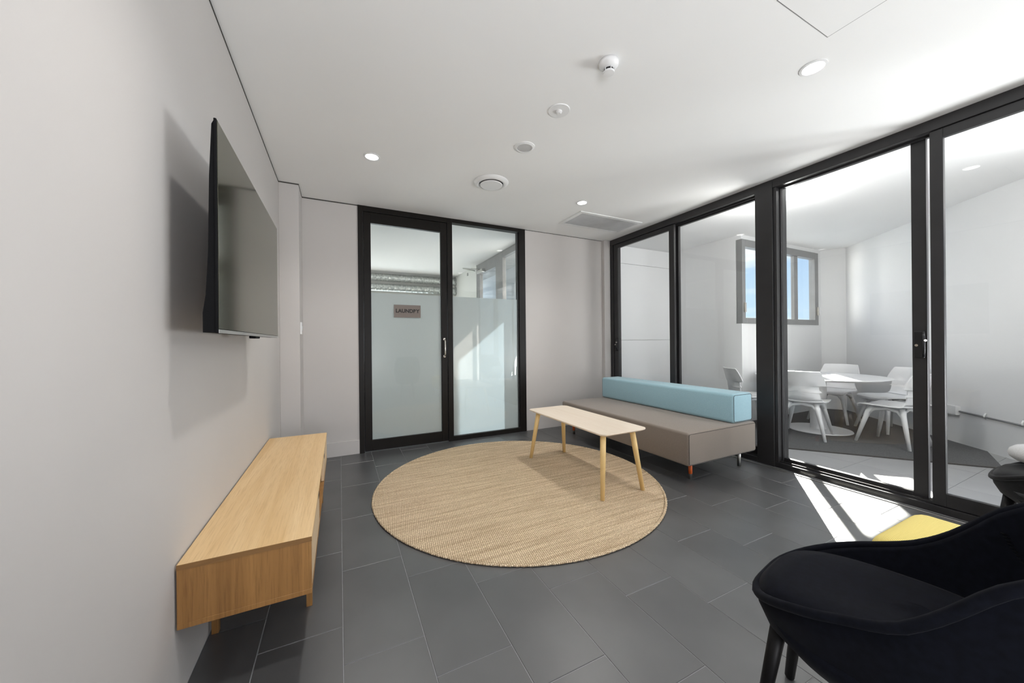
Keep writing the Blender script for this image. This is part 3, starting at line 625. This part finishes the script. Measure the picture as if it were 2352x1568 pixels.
box('frame', 2.570, 3.448, 3.305, 3.355, CZ - 0.008, CZ, 'white_plastic', vt, 0.002); box('frame', 2.570, 3.448, 3.732, 3.775, CZ - 0.008, CZ, 'white_plastic', vt, 0.002)
box('filter', 2.570, 3.448, 3.355, 3.732, CZ - 0.002, CZ - 0.001, plain('filter_grey', (0.30, 0.30, 0.30), 0.9), vt)
for k in range(30):
    ya = 3.360 + k * 0.0124
    box('slat', 2.570, 3.448, ya, ya + 0.004, CZ - 0.007, CZ - 0.002, plain('slat_grey', (0.50, 0.50, 0.50), 0.6) if k == 0 else bpy.data.materials['slat_grey'], vt)

# light switch on the pier
sw = thing('light_switch', 'small white light switch on the side of the wall pier', 'light switch', (-0.335, 3.92, 1.345))
box('plate', -0.335, -0.322, 3.885, 3.962, 1.287, 1.403, 'white_plastic', sw, 0.003)
box('rocker', -0.322, -0.318, 3.912, 3.935, 1.325, 1.365, 'white_plastic', sw, 0.001)

# ------------------------------------------------------------------ television
tv = thing('television', 'flat black television mounted on the left wall, its screen reflecting the room', 'television', (LX, 2.04, 1.235))
TX = -0.350; TY0, TY1, TZ0, TZ1 = 1.435, 2.652, 1.236, 1.928
box('panel', TX - 0.0085, TX - 0.0005, TY0, TY1, TZ0, TZ1, 'tv_body', tv, 0.002)
box('screen', TX - 0.0006, TX + 0.0012, TY0 + 0.006, TY1 - 0.006, TZ0 + 0.014, TZ1 - 0.005, 'tv_screen', tv)
box('lower_bezel', TX - 0.0005, TX + 0.002, TY0 + 0.004, TY1 - 0.002, TZ0, TZ0 + 0.012, 'bezel', tv, 0.0008)
bm = bmesh.new()
prof = [(0.0, TZ1 - 0.006), (0.006, TZ1 - 0.02), (0.013, 1.74), (0.017, 1.50), (0.024, 1.36), (0.032, 1.30), (0.032, TZ0 + 0.002), (0.0, TZ0 + 0.002)]
ra = [bm.verts.new((TX - 0.008 - t, TY0 + 0.003, z)) for t, z in prof]; rb = [bm.verts.new((TX - 0.008 - t, TY1 - 0.003, z)) for t, z in prof]
bm.faces.new(ra); bm.faces.new(list(reversed(rb)))
for i in range(len(prof)): bm.faces.new((ra[i], ra[(i + 1) % len(prof)], rb[(i + 1) % len(prof)], rb[i]))
finish('back_housing', bm, 'tv_body', tv)
box('sensor', TX - 0.03, TX - 0.004, 2.02, 2.12, TZ0 - 0.010, TZ0 + 0.002, 'tv_body', tv, 0.003)
box('wall_bracket', LX, TX - 0.03, 2.00, 2.40, 1.42, 1.72, 'tv_body', tv, 0.004)

# ------------------------------------------------------------------ television cabinet
cb = thing('tv_cabinet', 'low oak television bench standing along the left wall', 'cabinet', (-0.30, 2.40, 0))
CX0, CX1, CY0, CY1, CT, CB = LX + 0.006, -0.100, 1.533, 3.257, 0.472, 0.258
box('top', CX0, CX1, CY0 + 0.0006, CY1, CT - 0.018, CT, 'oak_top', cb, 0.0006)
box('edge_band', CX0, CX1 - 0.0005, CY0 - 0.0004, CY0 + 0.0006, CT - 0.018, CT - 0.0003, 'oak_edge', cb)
sp_ = box('side_panel', CX0, CX1 - 0.002, CY0 + 0.001, CY0 + 0.018, CB + 0.018, CT - 0.018, 'oak_side_shaded', cb, 0.0008)
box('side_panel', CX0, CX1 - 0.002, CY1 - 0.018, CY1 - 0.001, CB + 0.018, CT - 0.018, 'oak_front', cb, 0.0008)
box('bottom', CX0, CX1 - 0.001, CY0, CY1, CB, CB + 0.018, 'oak_side_shaded', cb, 0.001)
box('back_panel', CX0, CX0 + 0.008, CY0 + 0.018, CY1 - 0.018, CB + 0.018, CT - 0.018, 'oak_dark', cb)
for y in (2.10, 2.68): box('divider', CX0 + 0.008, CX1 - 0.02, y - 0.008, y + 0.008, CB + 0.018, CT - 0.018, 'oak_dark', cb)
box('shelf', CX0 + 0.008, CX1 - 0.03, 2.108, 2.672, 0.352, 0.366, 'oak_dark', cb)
for (ya, yb, hy) in ((CY0 + 0.020, 2.096, 2.05), (2.684, CY1 - 0.020, 2.74)):
    dr = box('door', CX1 - 0.018, CX1 - 0.002, ya, yb, CB + 0.020, CT - 0.021, 'oak_front', cb, 0.001)
    box('finger_pull', CX1 - 0.003, CX1 - 0.0005, hy - 0.025, hy + 0.025, 0.418, 0.440, 'gap', dr, 0.0005)
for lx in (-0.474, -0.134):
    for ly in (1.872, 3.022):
        box('leg', lx - 0.012, lx + 0.012, ly - 0.012, ly + 0.012, 0.0, CB, 'oak_side_shaded', cb, 0.001)
for ly in (1.872, 3.022): box('leg_rail', -0.462, -0.146, ly - 0.012, ly + 0.012, CB - 0.022, CB, 'oak_side_shaded', cb, 0.001)

# ------------------------------------------------------------------ round jute rug
rg = thing('jute_rug', 'large round woven jute rug under the coffee table', 'rug', (1.376, 2.721, 0))
RR = 1.178
bm = bmesh.new(); b_lathe(bm, [(0, 0.011), (RR - 0.02, 0.011), (RR - 0.02, 0.001), (0, 0.001)], 1.376, 2.721, 128); finish('weave', bm, 'jute', rg)
bm = bmesh.new(); NB = 720; prevr = None; first = None
for i in range(NB):
    a = 2 * math.pi * i / NB; rr = RR - 0.011 + 0.002 * math.sin(a * 5) + random.uniform(-0.0012, 0.0012); zc0 = 0.0078
    k = 0.0066 + 0.0008 * math.sin(a * 180)
    ring = [bm.verts.new((1.376 + (rr + 1.45 * k * math.cos(p)) * math.cos(a), 2.721 + (rr + 1.45 * k * math.cos(p)) * math.sin(a), zc0 + k * math.sin(p))) for p in [j * math.pi / 4 for j in range(8)]]
    if prevr:
        for j in range(8): bm.faces.new((prevr[j], prevr[(j + 1) % 8], ring[(j + 1) % 8], ring[j]))
    else: first = ring
    prevr = ring
for j in range(8): bm.faces.new((prevr[j], prevr[(j + 1) % 8], first[(j + 1) % 8], first[j]))
finish('braided_edge', bm, 'jute', rg, True)

# ------------------------------------------------------------------ coffee table
ct = thing('coffee_table', 'narrow pale wooden coffee table with splayed legs on the rug', 'coffee table', (1.97, 2.63, 0.012))
def rrect(x0, x1, y0, y1, r, n=6):
    pts = []
    for cx, cy, a0 in ((x1 - r, y1 - r, 0), (x0 + r, y1 - r, 90), (x0 + r, y0 + r, 180), (x1 - r, y0 + r, 270)):
        for i in range(n + 1):
            a = math.radians(a0 + 90 * i / n); pts.append((cx + r * math.cos(a), cy + r * math.sin(a)))
    return pts
bm = bmesh.new(); A = rrect(1.772, 2.178, 2.082, 3.188, 0.035); B = rrect(1.743, 2.207, 2.054, 3.216, 0.055); 
la = [bm.verts.new((x, y, 0.476)) for x, y in A]; lb = [bm.verts.new((x, y, 0.492)) for x, y in B]; lc = [bm.verts.new((x, y, 0.500)) for x, y in B]
bm.faces.new(list(reversed(la))); bm.faces.new(lc); n = len(A)
for p, q in ((la, lb), (lb, lc)):
    for i in range(n): bm.faces.new((p[i], p[(i + 1) % n], q[(i + 1) % n], q[i]))
o = finish('table_top', bm, 'ash_top', ct)
for (tx, fx) in ((1.795, 1.748), (2.090, 2.154)):
    for (ty, fy) in ((2.112, 2.070), (3.085, 3.162)):
        bm = bmesh.new()
        b_tube(bm, [(tx, ty, 0.478), (tx + (fx - tx) * 0.3, ty + (fy - ty) * 0.3, 0.34), (fx, fy, 0.0125)], [0.0225, 0.0215, 0.0165], 12)
        finish('leg', bm, 'birch', ct, True)

# ------------------------------------------------------------------ sofa
sf = thing('sofa', 'low taupe bench sofa with an aqua bolster backrest under the sliding doors', 'sofa', (3.0, 2.88, 0))
def piping(nm, x0, x1, y, z0, z1, r, parent):
    pts = [(x, y, z) for x, z in rrect(x0, x1, z0, z1, r, 4)]; pts.append(pts[0])
    return tube(nm, pts, 0.0018, 'seam', parent, 6)
seat = box('seat', 2.560, 3.492, 1.968, 3.800, 0.156, 0.432, 'taupe', sf, 0.022, 4, True)
piping('piping', 2.572, 3.480, 1.969, 0.168, 0.420, 0.015, seat); piping('piping', 2.572, 3.480, 3.799, 0.168, 0.420, 0.015, seat)
bk = box('backrest', 3.198, 3.490, 1.996, 3.785, 0.434, 0.702, 'aqua', sf, 0.028, 4, True)
piping('piping', 3.211, 3.477, 1.998, 0.447, 0.689, 0.02, bk); piping('piping', 3.211, 3.477, 3.783, 0.447, 0.689, 0.02, bk)
for lx in (2.716, 3.400):
    for ly in (2.072, 3.762):
        lg = tube('leg', [(lx, ly, 0.156), (lx, ly, 0.0)], 0.0155, 'alu', sf, 16)
        if lx < 3: 
            w = tube('orange_band', [(lx, ly, 0.128), (lx, ly, 0.045)], 0.0162, 'orange', lg, 16); w['label'] = 'orange band around the metal leg'

# ------------------------------------------------------------------ lounge tub chairs and the yellow ottoman
def make_tub(name, label, fab, shell, group=None):
    t = thing(name, label, 'armchair', (0, 0, 0), group)
    # shell: rim outline seen from above with rising height; local y forward, x right
    NA = 72; rim = []
    for i in range(NA + 1):
        rim.append(math.pi * 2 * i / NA)
    prof = [(-0.31, 0.862), (-0.25, 0.842), (-0.20, 0.806), (-0.155, 0.760), (-0.11, 0.704), (-0.07, 0.652), (-0.03, 0.608), (0.0, 0.580), (0.03, 0.560), (0.06, 0.546), (0.135, 0.515), (0.22, 0.480), (0.30, 0.440), (0.345, 0.416)]
    def height(y):
        def lin(v):
            v = max(prof[0][0], min(prof[-1][0], v))
            for (f0, z0), (f1, z1) in zip(prof, prof[1:]):
                if v <= f1 + 1e-6: return z0 + (z1 - z0) * (v - f0) / (f1 - f0)
            return prof[-1][1]
        return sum(lin(y + o) for o in (-0.03, -0.015, 0, 0.015, 0.03)) / 5
    def rimpt(a, k=1.0):
        cx, sy = math.cos(a), math.sin(a); ex = 0.56
        x = 0.256 * math.copysign(abs(cx) ** ex, cx); y = (0.335 if sy > 0 else 0.29) * math.copysign(abs(sy) ** ex, sy)
        z = height(y)
        x *= 1.0 + 0.06 * max(0.0, (0.1 - abs(y)) / 0.1) - 0.10 * max(0.0, y - 0.16) / 0.17
        if y < -0.12: y -= 0.07 * ((-0.12 - y) / 0.17)  # reclined back
        return x, y, z
    dense = [math.pi * 2 * i / 1440 for i in range(1441)]; acc = [0.0]
    for a0, a1 in zip(dense, dense[1:]):
        acc.append(acc[-1] + (Vector(rimpt(a1)) - Vector(rimpt(a0))).length)
    rim = []; k = 0
    for i in range(NA):                               # even steps along the rim
        tgt = acc[-1] * i / NA
        while acc[k] < tgt: k += 1
        rim.append(dense[k])
    rim.append(2 * math.pi)
    bm = bmesh.new(); rings = []
    for (sc_, h) in ((0.30, 0.0), (0.62, 0.02), (0.80, 0.12), (0.92, 0.38), (0.985, 0.75), (1.0, 0.97), (0.990, 1.0), (0.945, 1.0), (0.925, 0.96), (0.88, 0.70), (0.82, 0.45), (0.74, 0.30), (0.45, 0.27)):
        row = []
        for a in rim[:-1]:
            x, y, z = rimpt(a); base = 0.300
            row.append(bm.verts.new((x * sc_, y * sc_, base + (z - base) * h)))
        rings.append(row)
    for p, q in zip(rings, rings[1:]):
        for i in range(NA): bm.faces.new((p[i], p[(i + 1) % NA], q[(i + 1) % NA], q[i]))
    bm.faces.new(list(reversed(rings[0]))); bm.faces.new(rings[-1])
    sh = finish('shell', bm, fab, t, True)
    bm = bmesh.new()
    b_tube(bm, [rimpt(a) for a in rim], 0.0125, 8, False)
    finish('rim_piping', bm, fab, sh, True)
    # seat cushion
    bm = bmesh.new(); rows = []
    for (sc_, z) in ((0.80, 0.330), (0.92, 0.380), (0.965, 0.420), (0.965, 0.452), (0.90, 0.478), (0.75, 0.490), (0.45, 0.490), (0.2, 0.486)):
        rows.append([bm.verts.new((0.236 * sc_ * math.copysign(abs(math.cos(a)) ** 0.62, math.cos(a)), (0.345 if math.sin(a) > 0 else 0.27) * sc_ * math.copysign(abs(math.sin(a)) ** 0.62, math.sin(a)), z - 0.030 * max(0.0, -math.sin(a)) - 0.012 * max(0, math.sin(a)))) for a in rim[:-1]])
    for p, q in zip(rows, rows[1:]):
        for i in range(NA): bm.faces.new((p[i], p[(i + 1) % NA], q[(i + 1) % NA], q[i]))
    bm.faces.new(list(reversed(rows[0]))); bm.faces.new(rows[-1])
    finish('seat_cushion', bm, fab, t, True)
    # under shell
    bm = bmesh.new(); rows = []
    for (sc_, z) in ((0.25, 0.285), (0.55, 0.290), (0.78, 0.312), (0.90, 0.352), (0.955, 0.392)):
        rows.append([bm.verts.new((rimpt(a)[0] * sc_, rimpt(a)[1] * sc_, z)) for a in rim[:-1]])
    for p, q in zip(rows, rows[1:]):
        for i in range(NA): bm.faces.new((p[i], p[(i + 1) % NA], q[(i + 1) % NA], q[i]))
    bm.faces.new(list(reversed(rows[0]))); bm.faces.new(rows[-1])
    finish('under_shell', bm, shell, t, True)
    for sx in (-1, 1):
        for sy in (-1, 1):
            ft = (sx * 0.14, 0.318 if sy > 0 else -0.27)
            lg = tube('leg', [(sx * 0.098, 0.272 if sy > 0 else -0.20, 0.345), (ft[0], ft[1], 0.008)], [0.022, 0.0145], 'leg_black', t, 14)
            tube('foot_glide', [(ft[0], ft[1], 0.012), (ft[0], ft[1], 0.0)], 0.011, 'black_plastic', lg, 10)
    return t
nv = make_tub('tub_chair', 'navy black velvet tub armchair in the right foreground', 'navy', 'navy')
nv.location = (1.34, 0.36, 0); nv.rotation_euler = (0, 0, math.radians(10))
# stitched seam on the inside back
bm = bmesh.new()
for k in range(11):
    zz = 0.600 + k * 0.0075; xx = 0.2155 + 0.0012 * k; yy = -0.165 + 0.0035 * k
    b_tube(bm, [(xx, yy - 0.006, zz), (xx - 0.002, yy, zz + 0.001), (xx, yy + 0.006, zz + 0.002)], 0.0011, 5)
st = bpy.data.meshes.new('stitching'); bm.to_mesh(st); bm.free(); link('stitching', st, 'leg_black', [c for c in nv.children if c.name.startswith('shell')][0])
bk2 = make_tub('tub_chair', 'black tub armchair with glossy shell at the right edge beside the glass', 'black_velvet', 'black_gloss')
bk2.location = (3.375, 0.275, 0); bk2.rotation_euler = (0, 0, math.radians(4))
pc = thing('cushion', 'pale grey rounded cushion sitting in the black chair at the right edge', 'cushion', (3.46, 0.44, 0.49))
bm = bmesh.new(); rows = []
for j in range(9):
    ph = -math.pi / 2 + math.pi * j / 8
    rows.append([bm.verts.new((3.46 + 0.13 * (math.cos(ph) ** 0.6 if math.cos(ph) > 1e-6 else 0) * math.cos(a), 0.44 + 0.14 * (math.cos(ph) ** 0.6 if math.cos(ph) > 1e-6 else 0) * math.sin(a), 0.545 + 0.055 * math.sin(ph))) for a in [2 * math.pi * i / 24 for i in range(24)]])
for p, q in zip(rows, rows[1:]):
    for i in range(24): bm.faces.new((p[i], p[(i + 1) % 24], q[(i + 1) % 24], q[i]))
bmesh.ops.remove_doubles(bm, verts=bm.verts, dist=1e-5)
finish('cover', bm, 'pale_fabric', pc, True)
ot = thing('ottoman', 'yellow ribbed fabric ottoman half hidden behind the navy chair', 'ottoman', (2.14, 0.40, 0))
box('cushion', 1.905, 2.375, 0.150, 0.660, 0.150, 0.415, 'yellow', ot, 0.060, 5, True)
for lx in (1.98, 2.30):
    for ly in (0.23, 0.58): tube('leg', [(lx, ly, 0.155), (lx, ly, 0.0)], [0.018, 0.014], 'white_lacquer', ot, 10)
